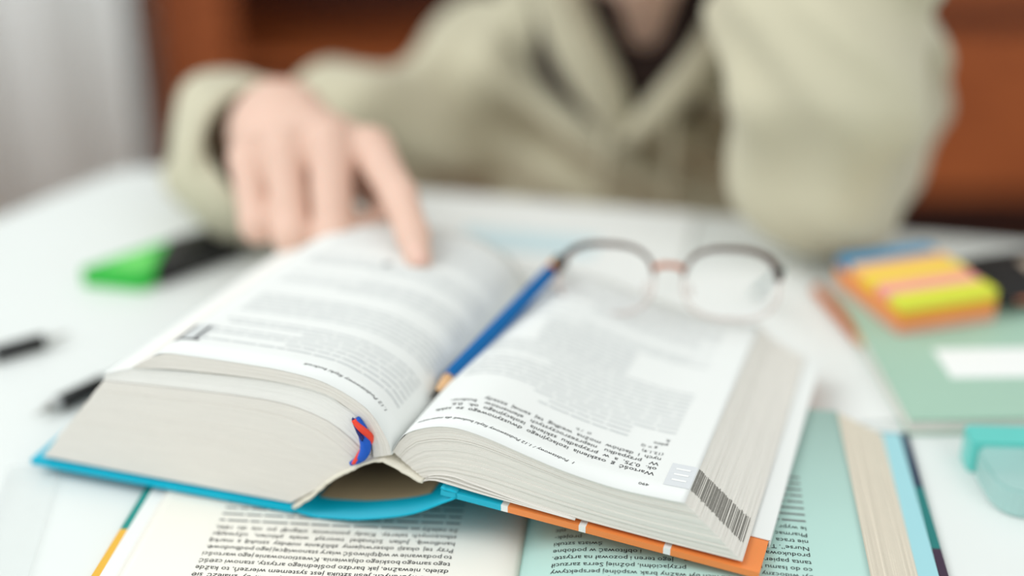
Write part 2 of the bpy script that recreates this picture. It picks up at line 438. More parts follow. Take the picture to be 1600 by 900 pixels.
# glued spine lining of the text block, cracked open
lin = smooth_curve([(-.2168, .0098), (-.206, .0190), (-.199, .0266), (-.1873, .0358), (-.1743, .0440), (-.1665, .0438), (-.1574, .0396), (-.1508, .0372)], 40)
lin[:, 1] += rng.uniform(-.0004, .0004, 40)
lt = np.gradient(lin, axis=0); ln = np.stack([-lt[:, 1], lt[:, 0]], 1); ln /= np.linalg.norm(ln, axis=1)[:, None]
strip('spine_lining', lin+ln*.0007, lin-ln*.0009, -.0012, LEN, M_lining, smooth=True)
strip('spine_shade_backing', (lin-ln*.0009)[2:-2], (lin-ln*.0013)[2:-2], .0012, LEN, mat('spine_shade_brown', srgb(66, 52, 38), .8, .2, 150, .5, 400), smooth=True)  # dark brown underside of the lining, added to paint shade into the hollow
# loose leaves above the right cover
for i, (pk, c0) in enumerate(((.0425, -.138), (.0408, -.140), (.0392, -.143))):
    lf = smooth_curve([(-.1505, .0378), (-.1475, .0390+.0010*(2-i)), (c0, pk), (-.1250, pk-.0024), (-.1050, .0358-.0006*i), (-.0800, .0318)], 24)
    strip('loose_leaf', lf, lf-[0, .00030], -.0002-.0004*i, LEN, M_edge, smooth=True)
# top pages
class Page:
    def __init__(s, prof, lift):
        c = smooth_curve(prof, 300); t = np.gradient(c, axis=0); nn = np.stack([-t[:, 1], t[:, 0]], 1); nn /= np.linalg.norm(nn, axis=1)[:, None]
        if nn[150][1] < 0: nn = -nn
        s.c = c+nn*lift; s.n = nn; s.s = np.r_[0, np.cumsum(np.linalg.norm(np.diff(c, axis=0), axis=1))]
    def at(s, arc_len, v, h=.00012):
        u = np.interp(arc_len, s.s, s.c[:, 0]+s.n[:, 0]*h); w = np.interp(arc_len, s.s, s.c[:, 1]+s.n[:, 1]*h); return bw(u, v, w)
    def len_at(s, u): return float(np.interp(u, s.c[:, 0], s.s)) if s.c[0, 0] < s.c[-1, 0] else float(np.interp(-u, -s.c[:, 0], s.s))
def page_sheet(name, prof, v0, v1, par=book):
    c = smooth_curve(prof, 60); t = np.gradient(c, axis=0); nn = np.stack([-t[:, 1], t[:, 0]], 1); nn /= np.linalg.norm(nn, axis=1)[:, None]
    if nn[30][1] < 0: nn = -nn
    return strip(name, c+nn*.00035, c+nn*.0002, v0, v1, M_page, par, nv=14, smooth=True)
pgR = page_sheet('right_page', RT, 0, LEN); PR = Page(RT, .0004)
LTp = LTtop[:8]+[(-.2835, .0785)]
pgL = page_sheet('left_page', LTp, -.0006, LEN); PL = Page(LTp, .0004)
lay = strip('underlying_page', np.array([(-.262, .0735), (-.295, .0706), (-.3116, .0646)]), np.array([(-.262, .0733), (-.295, .0704), (-.3116, .0644)]), .0006, LEN, M_page)

# print on the right page (reads upside down from here: right is -u, up is -v)
def right_place(start_u, v_base):
    s0 = PR.len_at(start_u)
    return lambda x, y: PR.at(s0-x, v_base-y)
tx = MB(); tg = MB()
lay_text(tx, '1  Podstawowy / 1.12 Podstawowy fizyki budowli dla materiałów', .0031, 0, 0, right_place(-.083, .0100), .076, .25)
lay_text(tx, '490', .0031, 0, 0, right_place(-.0500, .0098))
body = ['Wartość g oszklenia izolacyjnego dwuszynowego ze szkła', 'ok. 0,75, a w przypadku szklenia izolacyjnego ok. 0,6.',
        'W przypadku nieprzezroczystych elementów budow-', 'nych i dachów można według tej samej zasady']
for i, t in enumerate(body):
    lay_line(tx, t, .0042, right_place(-.0500, .0205+i*.0047), [.104, .098, .100, .085][i])
lay_text(tx, '(12.1.9)', .0033, 0, 0, right_place(-.0500, .0393)); lay_text(tx, 'α  / h', .0033, .034, 0, right_place(-.0500, .0393))
lay_text(tx, 'g = G', .0033, .004, 0, right_place(-.0500, .0440)); lay_text(tx, 'gdzie', .0033, 0, 0, right_place(-.0500, .0487))
lay_text(tx, 'R', .0033, 0, 0, right_place(-.0500, .0534))
def words(mb, place, x0, x1, h, r):
    x = x0
    while x < x1-.002:
        w = min(r.uniform(.004, .013), x1-x); lay_bar(mb, x, x+w, 0, h, place, 3); x += w+.0011
r2 = random.Random(3); v_ = .0487
while v_ < LEN-.010:
    row = r2.random(); pl = right_place(-.0490, v_)
    if v_ < .06: words(tg, pl, .020, .062+.02*row, .0015, r2)
    elif .105 < v_ < .135: words(tg, pl, .036, .085, .0022, r2)
    elif .150 < v_ < .160: pass
    else: words(tg, pl, 0 if row > .12 else .01, .106 if row > .2 else .07, .0016, r2)
    v_ += .0043
tx.build('printed_text', M_ink, pgR); tg.build('printed_text', M_inkg, pgR)
# tab in the margin and index marks down the fore-edge
pl = right_place(-.0318, .0325); tb = MB(); lay_bar(tb, .0005, .0120, 0, .0205, pl, 4); tb.build('margin_tab', M_inkl, pgR)
tb = MB()
for i in range(3): lay_bar(tb, .003, .0095, .004+i*.005, .0055+i*.005, lambda x, y: tuple(Vector(pl(x, y))+Vector((0, 0, .0001))), 2)
tb.build('tab_letters', M_white, pgR)
mk = MB()
for k, (a, b) in enumerate(endsR):
    if k < 3: continue
    d = np.array([.75, .66])*.00012
    va = .0125+rng.uniform(-.0006, .0006); vb = .0325+rng.uniform(-.0008, .0008)
    A = a+(b-a)*.0; B_ = a+(b-a)*(1.0 if rng.random() > .25 else .55)
    mk.add([bw(A[0]+d[0], va, A[1]+d[1]), bw(A[0]+d[0], vb, A[1]+d[1]), bw(B_[0]+d[0], vb, B_[1]+d[1]), bw(B_[0]+d[0], va, B_[1]+d[1])], [(0, 1, 2, 3)])
mk.build('index_marks', M_inkd, blkR)['kind'] = 'stuff'
# print on the left page
def left_place(start_u, v_base):
    s0 = PL.len_at(start_u)
    return lambda x, y: PL.at(s0+x, v_base-y)
tx = MB(); tg = MB()
lay_text(tx, '1.12 Podstawowy fizyki budowli', .0031, 0, 0, left_place(-.1715, .0110), .045, .25)
v_ = .0215; r2 = random.Random(5)
while v_ < LEN-.010:
    row = r2.random(); pl = left_place(-.1700, v_)
    if .050 < v_ < .060 or .085 < v_ < .095 or .118 < v_ < .128 or .150 < v_ < .158: pass
    else: words(tg, pl, 0, .106 if row > .3 else .06+.04*row, .0016, r2)
    v_ += .0043
tx.build('printed_text', M_ink, pgL); tg.build('printed_text', M_inkg, pgL)
pl = left_place(-.2690, .0360); tb = MB(); lay_bar(tb, 0, .0135, 0, .0195, pl, 4); tb.build('margin_tab', M_inkg, pgL)
tb = MB(); up = lambda x, y: tuple(Vector(pl(x, y))+Vector((0, 0, .0001)))
lay_bar(tb, .0108, .0138, 0, .0195, up, 2); lay_bar(tb, .002, .0035, .002, .0175, up, 1); lay_bar(tb, 0, .0135, .0180, .0195, up, 3); tb.build('tab_lines', M_ink, pgL)
tb = MB(); lay_text(tb, '8', .010, 0, 0, left_place(-.2230, .1460)); tb.build('printed_number', M_ink, pgL)
# twisted bookmark ribbons at the head of the spine
rc = smooth_curve([(-.1815, .0650), (-.1785, .0590), (-.1765, .0520), (-.1785, .0465), (-.1850, .0410)], 40)
def strand(nm, col, rad, e, a0, a1, t0, t1):
    pts = []; rs = []
    for i in range(40):
        t = t0+(t1-t0)*i/39; a, b = rc[min(39, int(t*39))]; an = math.radians(a0+(a1-a0)*t); w = math.sin(math.pi*min(1, max(0, t*.80+.16)))
        pts.append((a+e*w*math.cos(an), -.0022+e*w*math.sin(an), b)); rs.append(rad*(.35+.65*w))
    MB().tube(pts, rs, 10).build(nm, mat(nm, col, .5, .15, 200, .5, 800), book, True)
strand('blue_ribbon', srgb(0, 84, 190), .0026, .0007, 30, 330, 0, 1)
strand('red_ribbon', srgb(236, 66, 40), .0018, .0023, -110, 310, 0, 1)
strand('navy_ribbon', srgb(28, 36, 110), .0010, .0022, 190, 420, 0, .35)
# ------------------------------------------------------------------ open book underneath
LO = (.004, .53, 0); LR = math.radians(-6)
low = empty('open_art_book', LO, LR, 'large open book with cream and mint pages lying under the thick handbook', 'book')
N0, N1 = -.13, .128
def lstrip(name, top, bot, v0, v1, m, par=low, smooth=False, nv=1):
    n = len(top); V = []; Fc = []
    vs = np.linspace(v0, v1, nv+1)
    for vv in vs: V += [(a, vv, b) for a, b in top]+[(a, vv, b) for a, b in bot]
    q = 2*n
    for j in range(nv):
        a = j*q; b = a+q
        for i in range(n-1): Fc += [(a+i, a+i+1, b+i+1, b+i), (a+n+i, b+n+i, b+n+i+1, a+n+i+1)]
        Fc += [(a, b, b+n, a+n), (a+n-1, a+2*n-1, b+2*n-1, b+n-1)]
    e = nv*q
    for i in range(n-1): Fc += [(i, n+i, n+i+1, i+1), (e+i, e+i+1, e+n+i+1, e+n+i)]
    if name is None: return V, Fc
    return obj(name, V, Fc, m, par, smooth)
M_lcov = band_mat('teal_yellow_cover', 1, [(-.2, srgb(232, 178, 52)), (.004, srgb(0, 140, 132))])
M_rcov = band_mat('dark_teal_cover', 1, [(-.2, srgb(225, 170, 60)), (.000, srgb(58, 38, 62)), (.028, srgb(20, 120, 118)), (.080, srgb(40, 60, 84))])
lstrip('left_cover', np.array([(-.1885, .0024), (-.002, .0024)]), np.array([(-.1885, .0004), (-.002, .0004)]), N0-.004, N1+.004, M_lcov)
lstrip('right_cover', np.array([(.002, .0024), (.1900, .0024)]), np.array([(.002, .0004), (.1900, .0004)]), N0-.004, N1+.004, M_rcov)
lstrip('endpaper', np.array([(-.1845, .0029), (-.002, .0029)]), np.array([(-.1845, .0024), (-.002, .0024)]), N0, N1+.002, M_page)
lstrip('endpaper', np.array([(.002, .0030), (.1855, .0030)]), np.array([(.002, .0024), (.1855, .0024)]), N0, N1+.002, mat('pale_blue_endpaper', srgb(158, 208, 216), .6, .02, 30))
LLT = [(.0005, .0040), (-.004, .0062), (-.012, .0072), (-.035, .0072), (-.08, .0058), (-.13, .0052), (-.1745, .0047)]
LRT = [(.0008, .0040), (.004, .0080), (.010, .0115), (.022, .0145), (.05, .0163), (.10, .0165), (.1520, .0150)]
def lstack(top, bot, N, m, v0, v1, par=low):
    T = smooth_curve(top, 16); B = smooth_curve(bot, 16); mb = MB()
    for k in range(N):
        hi = B+(T-B)*((k+.86)/N); lo = B+(T-B)*(k/N); e = rng.uniform(-.0005, .0005); hi = hi.copy(); lo = lo.copy(); hi[-1, 0] += e; lo[-1, 0] += e
        V, Fc = lstrip(None, hi, lo, v0, v1, None); mb.add(V, Fc)
    return mb.build('page_block', m, par)
lstack(LLT, [(.0005, .0030), (-.05, .0030), (-.1775, .0030)], 6, M_edge, N0, N1)
lstack(LRT, [(.0008, .0031), (.05, .0031), (.1760, .0031)], 24, M_edge2, N0, N1)
class LPage(Page):
    def at(s, arc_len, v, h=.00012):
        return (float(np.interp(arc_len, s.s, s.c[:, 0]+s.n[:, 0]*h)), v, float(np.interp(arc_len, s.s, s.c[:, 1]+s.n[:, 1]*h)))
M_cream = mat('cream_paper', srgb(236, 233, 224), .75, .012, 30, spec=.2)
def lpage(name, prof, m):
    c = smooth_curve(prof, 50); t = np.gradient(c, axis=0); nn = np.stack([-t[:, 1], t[:, 0]], 1); nn /= np.linalg.norm(nn, axis=1)[:, None]
    if nn[25][1] < 0: nn = -nn
    return lstrip(name, c+nn*.00035, c+nn*.0001, N0, N1, m, smooth=True, nv=2)
lpL = lpage('left_page', LLT, M_cream); QL = LPage(LLT, .0004)
lpR = lpage('right_page', LRT, M_mint); QR = LPage(LRT, .0004)
left_lines = ['Nie da się ukryć, że dzisiejsza sztuka, każde kolejne objawienie wiary', 'swoją przynależność do odpowiedniej parafii, by znaleźć się', 'wśród wybranych. Jeśli sztuka jest systemem wierzeń, to każde',
    'dzieło, nieważne, jak bardzo pośledniego artysty, stanowi część', 'tego samego boskiego objawienia. Kwestionowanie jego wartości', 'to podawanie w wątpliwość wiary stanowiącej jego podbudowę.',
    'Przy tej okazji obserwujemy zbliżenie między sztuką a marką', 'handlową. Julian Schnabel tworzył wiele płócien, używając', 'stłuczonych talerzy. Kiedy ponownie sięgnął po nie do ręki,', 'że należy']
left_lines[0] = 'każde kolejne objawienie wiary'
tx = MB()
def lplaceL(v_base):
    s0 = QL.len_at(-.0300); return lambda x, y: QL.at(s0+x, v_base-y)
for i, t in enumerate(left_lines):
    full = len(t) > 45
    lay_line(tx, t, .0044, lplaceL(-.0285+.0052*(i-1)), .113 if full else None)
r2 = random.Random(9)
tg = MB()
for i in range(-14, 0): words(tg, lplaceL(-.0285+.0052*(i-1)), 0 if i % 6 else .006, .113 if i % 5 else .07, .0013, r2)
for i in range(9, 18): words(tg, lplaceL(-.0285+.0052*(i-1)), .0 if i > 9 else .018, .113, .0013, r2)
tg.build('printed_text', M_inkm, lpL)
tx.build('printed_text', M_ink, lpL)
right_lines = [('ęcia. Ciągłe', 'spory o rzeźbę między nimi a Richar-'), ('da, gdyż', 'dla nich był ważny brak wspólnej perspektywy'), ('był widoczny', 'przyjaciółmi, później Serra zarzucił'), ('co do Isamu No', 'jego teren i pozował na artystę.'),
    ('tanta papiero', 'i obfitować w podobne'), ('produkowa', 'świata sztuki'), ('Nurse”. Te', 'projek-'), ('nie traca', 'nic'), ('Pharmac', ''), ('le wypr', '')]
tx = MB()
def lplaceR(v_base):
    s0 = QR.len_at(.1275); return lambda x, y: QR.at(s0-x, v_base-y)
for i, t in enumerate(right_lines):
    a, b = t
    lay_line(tx, a, .0042, lplaceR(-.0225+.0052*(i-1)))
    if b:
        wd = sum(text_mesh(q)[0][:, 0].max()*.0042 for q in b.split(' '))+.0011*b.count(' ')
        pl0 = lplaceR(-.0225+.0052*(i-1)); lay_line(tx, b, .0042, lambda x, y: pl0(x+.1125-wd, y), wd)
tg = MB()
for i in range(-15, 0): words(tg, lplaceR(-.0225+.0052*(i-1)), 0 if i % 6 else .006, .1125 if i % 5 else .08, .0013, r2)
for i in range(3, 18): words(tg, lplaceR(-.0225+.0052*(i-1)), .036 if i < 10 else 0, .055 if i < 7 else .1, .0013, r2)
tg.build('printed_text', M_inkm, lpR)
tx.build('printed_text', M_ink, lpR)

# ------------------------------------------------------------------ pencil in the gutter
def bl(u, v, w):
    return Vector(BO)+Vector((u*math.cos(BR)-v*math.sin(BR), u*math.sin(BR)+v*math.cos(BR), w))
p0 = bl(-.1640, .0450, .0535); p1 = bl(-.1440, .1950, .0635)
pen = empty('pencil', p0, 0, 'sharpened blue pencil lying in the gutter of the open handbook', 'pencil')
dv = (p1-p0); Lp = dv.length; d = dv.normalized()
def along(t): return tuple(d*t)
MB().lathe([(0, .0003), (.006, .0012)], (0, 0, 0), d, 10).build('graphite_tip', M_black, pen, True)
MB().lathe([(.0055, .0011), (.019, .0039)], (0, 0, 0), d, 12).build('sharpened_wood', mat('pencil_wood', srgb(222, 178, 132), .6, .1, 200), pen, True)
MB().tube([along(.0175), along(Lp-.014)], .0043, 6).build('body', mat('blue_lacquer', srgb(0, 96, 160), .5, .03, 60, spec=.2), pen, bevel=.0003)
MB().tube([along(Lp-.014), along(Lp-.007)], .0043, 12).build('band', mat('orange_band', srgb(226, 142, 40), .4, .05, 60), pen)
MB().tube([along(Lp-.007), along(Lp)], .0042, 12).build('end_cap', M_black, pen)

# ------------------------------------------------------------------ eyeglasses at the far end of the right page
gl = empty('eyeglasses', (.083, .684, .0475), math.radians(-6), 'brown browline eyeglasses resting open on the far end of the handbook', 'eyeglasses')
M_tort = mat('tortoise_frame', srgb(72, 42, 28), .25, .4, 120, coat=.4)
M_pink = mat('pale_pink_rim', srgb(206, 184, 176), .25, .05, 80, alpha=.3)
M_copper = mat('copper_bridge', srgb(190, 112, 78), .3, .05, 80, metal=.6)
M_lens = mat('clear_lens', (1, 1, 1, 1), .05, 0, 10, alpha=.06, spec=.3)
tilt = math.radians(52)
def gp(x, y, dz=0): return (x, y*math.cos(tilt)-dz*math.sin(tilt), y*math.sin(tilt)+dz*math.cos(tilt)+.0015)
def lens_out(cx, a):
    x = .0255*math.copysign(abs(math.cos(a))**.75, math.cos(a)); y = .0195*math.copysign(abs(math.sin(a))**.8, math.sin(a))
    return cx+x, .0195+y
for sx in (-1, 1):
    cx = sx*.0335
    low_pts = [gp(*lens_out(cx, math.radians(a))) for a in np.linspace(165, 375, 26)]
    MB().tube(low_pts, .0011, 8).build('lower_rim', M_pink, gl, True)
    top_pts = [gp(*lens_out(cx, math.radians(a))) for a in np.linspace(5, 175, 24)]
    rr = [(.0011+.0012*(i/23 if sx < 0 else 1-i/23)) for i in range(24)]
    MB().tube(top_pts, rr, 8).build('brow', M_tort, gl, True)
    ring = [lens_out(cx, 2*math.pi*i/32) for i in range(32)]
    n = 32; V = [gp(x, y, -.0005) for x, y in ring]+[gp(x, y, .0005) for x, y in ring]
    obj('lens', V, [tuple(range(n))[::-1], tuple(range(n, 2*n))]+[(i, (i+1) % n, n+(i+1) % n, n+i) for i in range(n)], M_lens, gl)
    hx = sx*.0605
    MB().tube([gp(sx*.0575, .027), gp(hx, .0275, .001)], [.0024, .0026], 8).build('hinge', M_black, gl, True)
    tp = smooth_curve([gp(hx, .0275, .001), (hx+sx*.001, .05, .010), (hx, .085, -.012), (hx-sx*.002, .115, -.032), (hx-sx*.004, .130, -.0425)], 16)
    MB().tube(tp, [.0016]*10+[.0018, .002, .0022, .0024, .0025, .0022], 8).build('temple', mat('grey_teal_temple', srgb(92, 128, 128), .3, .1, 60), gl, True)
    MB().lathe([(0, .001), (.002, .004), (.004, .001)], gp(sx*.010, .016, -.006), (sx, 0, .3), 10).build('nose_pad', M_pink, gl, True)
MB().tube([gp(-.0085, .026), gp(-.004, .0285), gp(.004, .0285), gp(.0085, .026)], .0017, 8).build('bridge', M_copper, gl, True)

# ------------------------------------------------------------------ papers
def paper(name, pts, z, m, label, th=.0006, curl=None):
    cx = sum(p[0] for p in pts)/len(pts); cy = sum(p[1] for p in pts)/len(pts)
    e = MB().prism([(x-cx, y-cy) for x, y in pts], 0, th).build(name, m)
    e.location = (cx, cy, z); tag(e, label, 'paper'); return e
def rect(corner, ang, w, h):
    c, s = math.cos(ang), math.sin(ang); x, y = corner
    return [(x, y), (x+w*c, y+w*s), (x+w*c-h*s, y+w*s+h*c), (x-h*s, y+h*c)]
sheet = paper('paper_sheet', rect((.2130, .658), math.radians(97), .20, .215), .0004, M_page, 'plain white sheet sticking out behind the handbook next to the green notebook', .0008)
s2 = paper('printed_sheet', rect((-.10, .865), math.radians(-12), .21, .13), .0014, M_page, 'white sheet with a pale blue printed box near the far desk edge')
tb = MB(); pb = rect((-.055, -.018), math.radians(-12), .095, .035)
tb.prism(pb, .0006, .0008).build('printed_box', mat('pale_blue_print', srgb(200, 222, 228), .7, .02, 30), s2)
# ------------------------------------------------------------------ green notebook with label
nbk = empty('green_notebook', (.207, .642, 0), math.radians(2), 'mint green notebook with a blank white label lying at the right', 'notebook')
nw, nh = .165, .172
M_nb = mat('mint_cover', srgb(164, 197, 179), .5, .02, 40)
MB().box((0, 0, .0010), (nw, nh, .0022)).build('back_cover', M_nb, nbk, bevel=.0003)
stackb = MB()
for k in range(8): stackb.box((.001, .001+.0002*(k % 2), .0023+k*.0009), (nw-.001, nh-.002, .0023+k*.0009+.0008))
stackb.build('page_block', M_edge, nbk)
MB().box((0, 0, .0096), (nw, nh, .0108)).build('front_cover', M_nb, nbk, bevel=.0003)
MB().prism([(.036, .044), (.115, .044), (.115, .078), (.036, .078)], .0108, .0110).build('paper_label', M_white, nbk)
nbk.location.z = -.0008
# ------------------------------------------------------------------ sticky flags
sf = empty('sticky_flag_pad', (.2250, .7380, .0101), math.radians(18), 'stack of coloured sticky flags on top of the mint green notebook', 'sticky notes')
pw, pd = .065, .074
cols = [('lime_flags', srgb(224, 226, 70)), ('pink_flags', srgb(246, 160, 158)), ('yellow_flags', srgb(244, 216, 70)), ('peach_flags', srgb(248, 190, 120)), ('blue_flags', srgb(38, 140, 186))]
def rot_box(mb, w0, w1, d0, d1, z0, z1): return mb.box((w0, d0, z0), (w1, d1, z1))
rot_box(MB(), 0, pw, 0, pd, 0, .0055).build('base_pad', mat('pink_pad', srgb(228, 160, 140), .6, .05, 60), sf, bevel=.0003)
rot_box(MB(), .0003, pw-.0002, .0002, pd, .0056, .0140).build('orange_pad', mat('orange_pad', srgb(240, 150, 60), .6, .05, 60), sf, bevel=.0003)
for i, (nm, c) in enumerate(cols):
    rot_box(MB(), .0005*(i % 2), pw-.0006*((i+1) % 3), i*pd/5+.0003, (i+1)*pd/5-.0003, .0141, .0205).build('flag_strip', mat(nm, c, .55, .04, 80), sf, bevel=.0003)['label'] = nm.replace('_', ' ')
# black patterned pouch behind it
ps = empty('pen_pouch', (.358, .812, .0101), math.radians(14), 'black pouch with beige printed pattern lying behind the sticky flags', 'pouch')
poly = round_poly([(-.07, -.03), (.07, -.03), (.07, .03), (-.07, .03)], .012)
def pillow(mb, W_, D_, H_, nx=18, ny=10):
    V = []; Fc = []
    for s_ in (1, -1):
        for j in range(ny+1):
            for i in range(nx+1):
                a = i/nx*2-1; b = j/ny*2-1
                h = (max(0, 1-a**6)*max(0, 1-b**4))**.5
                V.append((a*W_/2, b*D_/2, H_/2+s_*h*H_/2))
    q = (nx+1)*(ny+1)
    for s_ in range(2):
        for j in range(ny):
            for i in range(nx):
                a = s_*q+j*(nx+1)+i; Fc.append((a, a+1, a+nx+2, a+nx+1) if s_ == 0 else (a, a+nx+1, a+nx+2, a+1))
    return mb.add(V, Fc)
pillow(MB(), .15, .062, .017).build('body', mat('black_fabric', srgb(22, 20, 20), .6, .2, 100), ps, True)
for k, (x, y) in enumerate([(-.035, -.002), (-.008, .006), (.02, -.004), (.045, .006)]):
    MB().prism([(x-.011, y-.006), (x+.011, y-.008), (x+.013, y+.006), (x-.009, y+.008)], .0172, .0175).build('printed_patch', mat('beige_print', srgb(186, 168, 150), .6, .1, 60), ps)
MB().tube([(-.066, -.0305, .0085), (.066, -.0305, .0085)], .0016, 8).build('zipper', M_copper, ps)
# orange pencil beside the notebook
op = empty('orange_pencil', (.2040, .745, .0050), 0, 'orange wooden pencil squeezed between white sheet and green notebook', 'pencil')
a = Vector((0, 0, 0)); b = Vector((-.0115, .068, 0))
MB().tube([a, b], .0037, 6).build('body', mat('orange_lacquer', srgb(190, 108, 52), .35, .05, 60), op, bevel=.0003)
dd = (a-b).normalized()
MB().lathe([(0, .0036), (.012, .001)], a, dd, 12).build('sharpened_wood', bpy.data.materials['pencil_wood'], op, True)
MB().lathe([(.0118, .0011), (.016, .0003)], a, dd, 8).build('graphite_tip', M_black, op, True)

# ------------------------------------------------------------------ correction tape dispenser at right
ct = empty('correction_tape', (.2590, .606, 0), math.radians(-3), 'teal and clear correction tape dispenser on the bare desk at lower right', 'correction tape')
M_teal = mat('teal_plastic', srgb(98, 200, 192), .3, .03, 60, coat=.2)
M_clear = mat('clear_teal_plastic', srgb(186, 224, 220), .2, .02, 60, alpha=.62)
body = round_poly([(-.0302, .004), (-.026, -.042), (.034, -.044), (.0410, .004)], .016)
MB().prism(body, .0005, .0155).build('clear_body', M_clear, ct, bevel=.0015)
cap = round_poly([(-.031, -.001), (.042, -.001), (.042, .017), (-.031, .017)], .004)
MB().prism(cap, .0, .0175).build('cap', M_teal, ct, bevel=.0015)
MB().lathe([(0, .010), (.006, .010), (.006, .004), (.0075, .004)], (.006, -.016, .0150), (0, 0, 1), 24).build('reel', mat('pale_reel', srgb(226, 236, 232), .4, .02, 60), ct)
MB().lathe([(0, .0035), (.0015, .0035)], (.006, -.016, .0225), (0, 0, 1), 16).build('hub', mat('grey_green_hub', srgb(140, 178, 166), .4, .02, 60), ct)

# ------------------------------------------------------------------ green highlighter
hl = empty('green_highlighter', (-.225, .858, 0), math.radians(44), 'broad green highlighter with black cap lying beside the sleeve', 'highlighter')
M_green = mat('green_plastic', srgb(34, 182, 56), .35, .06, 60, coat=.2)
M_green2 = mat('light_green_plastic', srgb(110, 220, 100), .35, .06, 60, coat=.2)
def slab(P, z0, z1, r=.003): return MB().prism(round_poly(P, r), z0, z1)
slab([(-.034, -.020), (-.024, -.020), (.010, .018), (-.057, .016)], .0, .0115).build('body', M_green, hl, bevel=.002)
slab([(-.031, -.011), (-.021, -.011), (-.006, .010), (-.043, .009)], .0115, .0120, .002).build('label_panel', M_green2, hl)
slab([(-.0232, -.0205), (.046, -.018), (.046, .016), (.0108, .0185)], .0, .0120).build('cap', M_black, hl, bevel=.002)
slab([(.008, -.004), (.040, -.004), (.040, .004), (.008, .004)], .0121, .0145, .0015).build('clip', M_black, hl, bevel=.0006)
# ------------------------------------------------------------------ black pens on the left
def pen_thing(name, a, b, label):
    a = Vector(a); b = Vector(b); L_ = (b-a).length; d = (b-a).normalized()
    e = empty(name, a, 0, label, 'pen', 'black pens at the left')
    MB().lathe([(0, .0006), (.004, .0010), (.012, .0030)], (0, 0, 0), d, 12).build('metal_tip', mat('steel', srgb(190, 190, 186), .3, .03, 60, metal=.8), e, True)
    MB().lathe([(.012, .0031), (.016, .0042), (L_-.035, .0044)], (0, 0, 0), d, 14).build('barrel', mat('clear_barrel', srgb(225, 228, 228), .15, .02, 60, alpha=.5), e, True)
    MB().lathe([(.016, .0046), (.045, .0047)], (0, 0, 0), d, 14).build('grip', M_black, e, True)
    MB().lathe([(L_-.035, .0047), (L_-.002, .0047), (L_, .003)], (0, 0, 0), d, 14).build('cap_end', M_black, e, True)
    return e
pen_thing('ballpoint_pen', (-.262, .752, .0048), (-.375, .668, .0048), 'clear pen with black grip lying farther left near the frame edge')
pen_thing('ballpoint_pen', (-.254, .656, .0048), (-.1680, .765, .0048), 'clear pen with black grip tucked behind the left of the handbook')
# ------------------------------------------------------------------ clear ruler lower left
rul = empty('clear_ruler', (-.2335, .56, .0003), math.radians(7), 'transparent plastic ruler lying on the desk at lower left', 'ruler')
M_rul = mat('clear_acrylic', srgb(232, 236, 235), .1, 0, 10, alpha=.12)
MB().box((-.0135, -.11, 0), (.0135, .052, .0020)).build('blade', M_rul, rul, bevel=.0006)
tk = MB()
for i in range(70): tk.box((-.0125, -.105+i*.0022, .00205), (-.0125+(.005 if i % 5 == 0 else .003), -.1048+i*.0022, .0021))
tk.build('scale_ticks', M_inkl, rul)['kind'] = 'stuff'

# ------------------------------------------------------------------ the person
per = empty('person', (0, 0, 0), 0, 'person in a sage green hoodie pointing at the page, other elbow on the desk', 'person')
M_skin = mat('skin', srgb(220, 184, 166), .5, .07, 45, .15, 400, sss=.12)
M_hood = mat('hoodie_fleece', srgb(199, 193, 169), .95, .05, 30, .5, 700, spec=.1, sheen=.2)
M_shirt = mat('dark_undershirt', srgb(40, 24, 20), .9, .1, 60)
M_hair = mat('brown_hair', srgb(70, 44, 30), .6, .3, 60, .6, 200, stretch=(1, 1, .2))
M_jean = mat('dark_trousers', srgb(45, 50, 66), .9, .1, 60, .3, 500)
h = .0025
B = SDF((-.26, .66, -.10), (.36, 1.26, .46), h)
# torso, neck, head
B.chain([(.10, 1.19, -.08), (.10, 1.18, .02), (.098, 1.14, .08)], [.09, .085, .060], .02)
B.chain([(.098, 1.145, .07), (.096, 1.108, .145), (.090, 1.070, .20)], [.052, .047, .048], .02)
hc = Vector((.088, 1.040, .276))
B.ell(hc+Vector((0, .012, .02)), (.074, .094, .090), .02)
B.cone(hc+Vector((0, -.035, -.02)), hc+Vector((-.004, -.062, -.095)), .058, .026, .03)      # face and chin
B.cone(hc+Vector((-.045, -.01, -.06)), hc+Vector((-.006, -.055, -.098)), .022, .016, .02)
B.cone(hc+Vector((.042, -.01, -.06)), hc+Vector((-.002, -.055, -.098)), .022, .016, .02)
B.cone(hc+Vector((0, -.088, .012)), hc+Vector((0, -.106, -.026)), .008, .011, .012)           # nose
B.cone(hc+Vector((-.016, -.088, -.055)), hc+Vector((.016, -.088, -.055)), .007, .007, .006)    # lips
for sx in (-1, 1):
    B.ell(hc+Vector((sx*.030, -.088, .010)), (.015, .012, .010), .006, sub=True)
    B.ell(hc+Vector((sx*.030, -.078, .010)), (.0125, .0125, .0125), .003)
    B.cone(hc+Vector((sx*.016, -.088, .028)), hc+Vector((sx*.044, -.078, .029)), .006, .005, .01)
    B.ell(hc+Vector((sx*.076, .01, -.005)), (.009, .018, .030), .008)
# arms inside the sleeves
B.chain([(.01, 1.165, .030), (-.090, 1.088, .014), (-.184, .998, .036), (-.168, .915, .070), (-.147, .874, .092)], [.032, .028, .022, .025, .026], .012)
B.chain([(.24, 1.14, .07), (.196, .875, .060), (.200, .905, .18), (.180, .965, .31)], [.040, .034, .032, .026], .02)
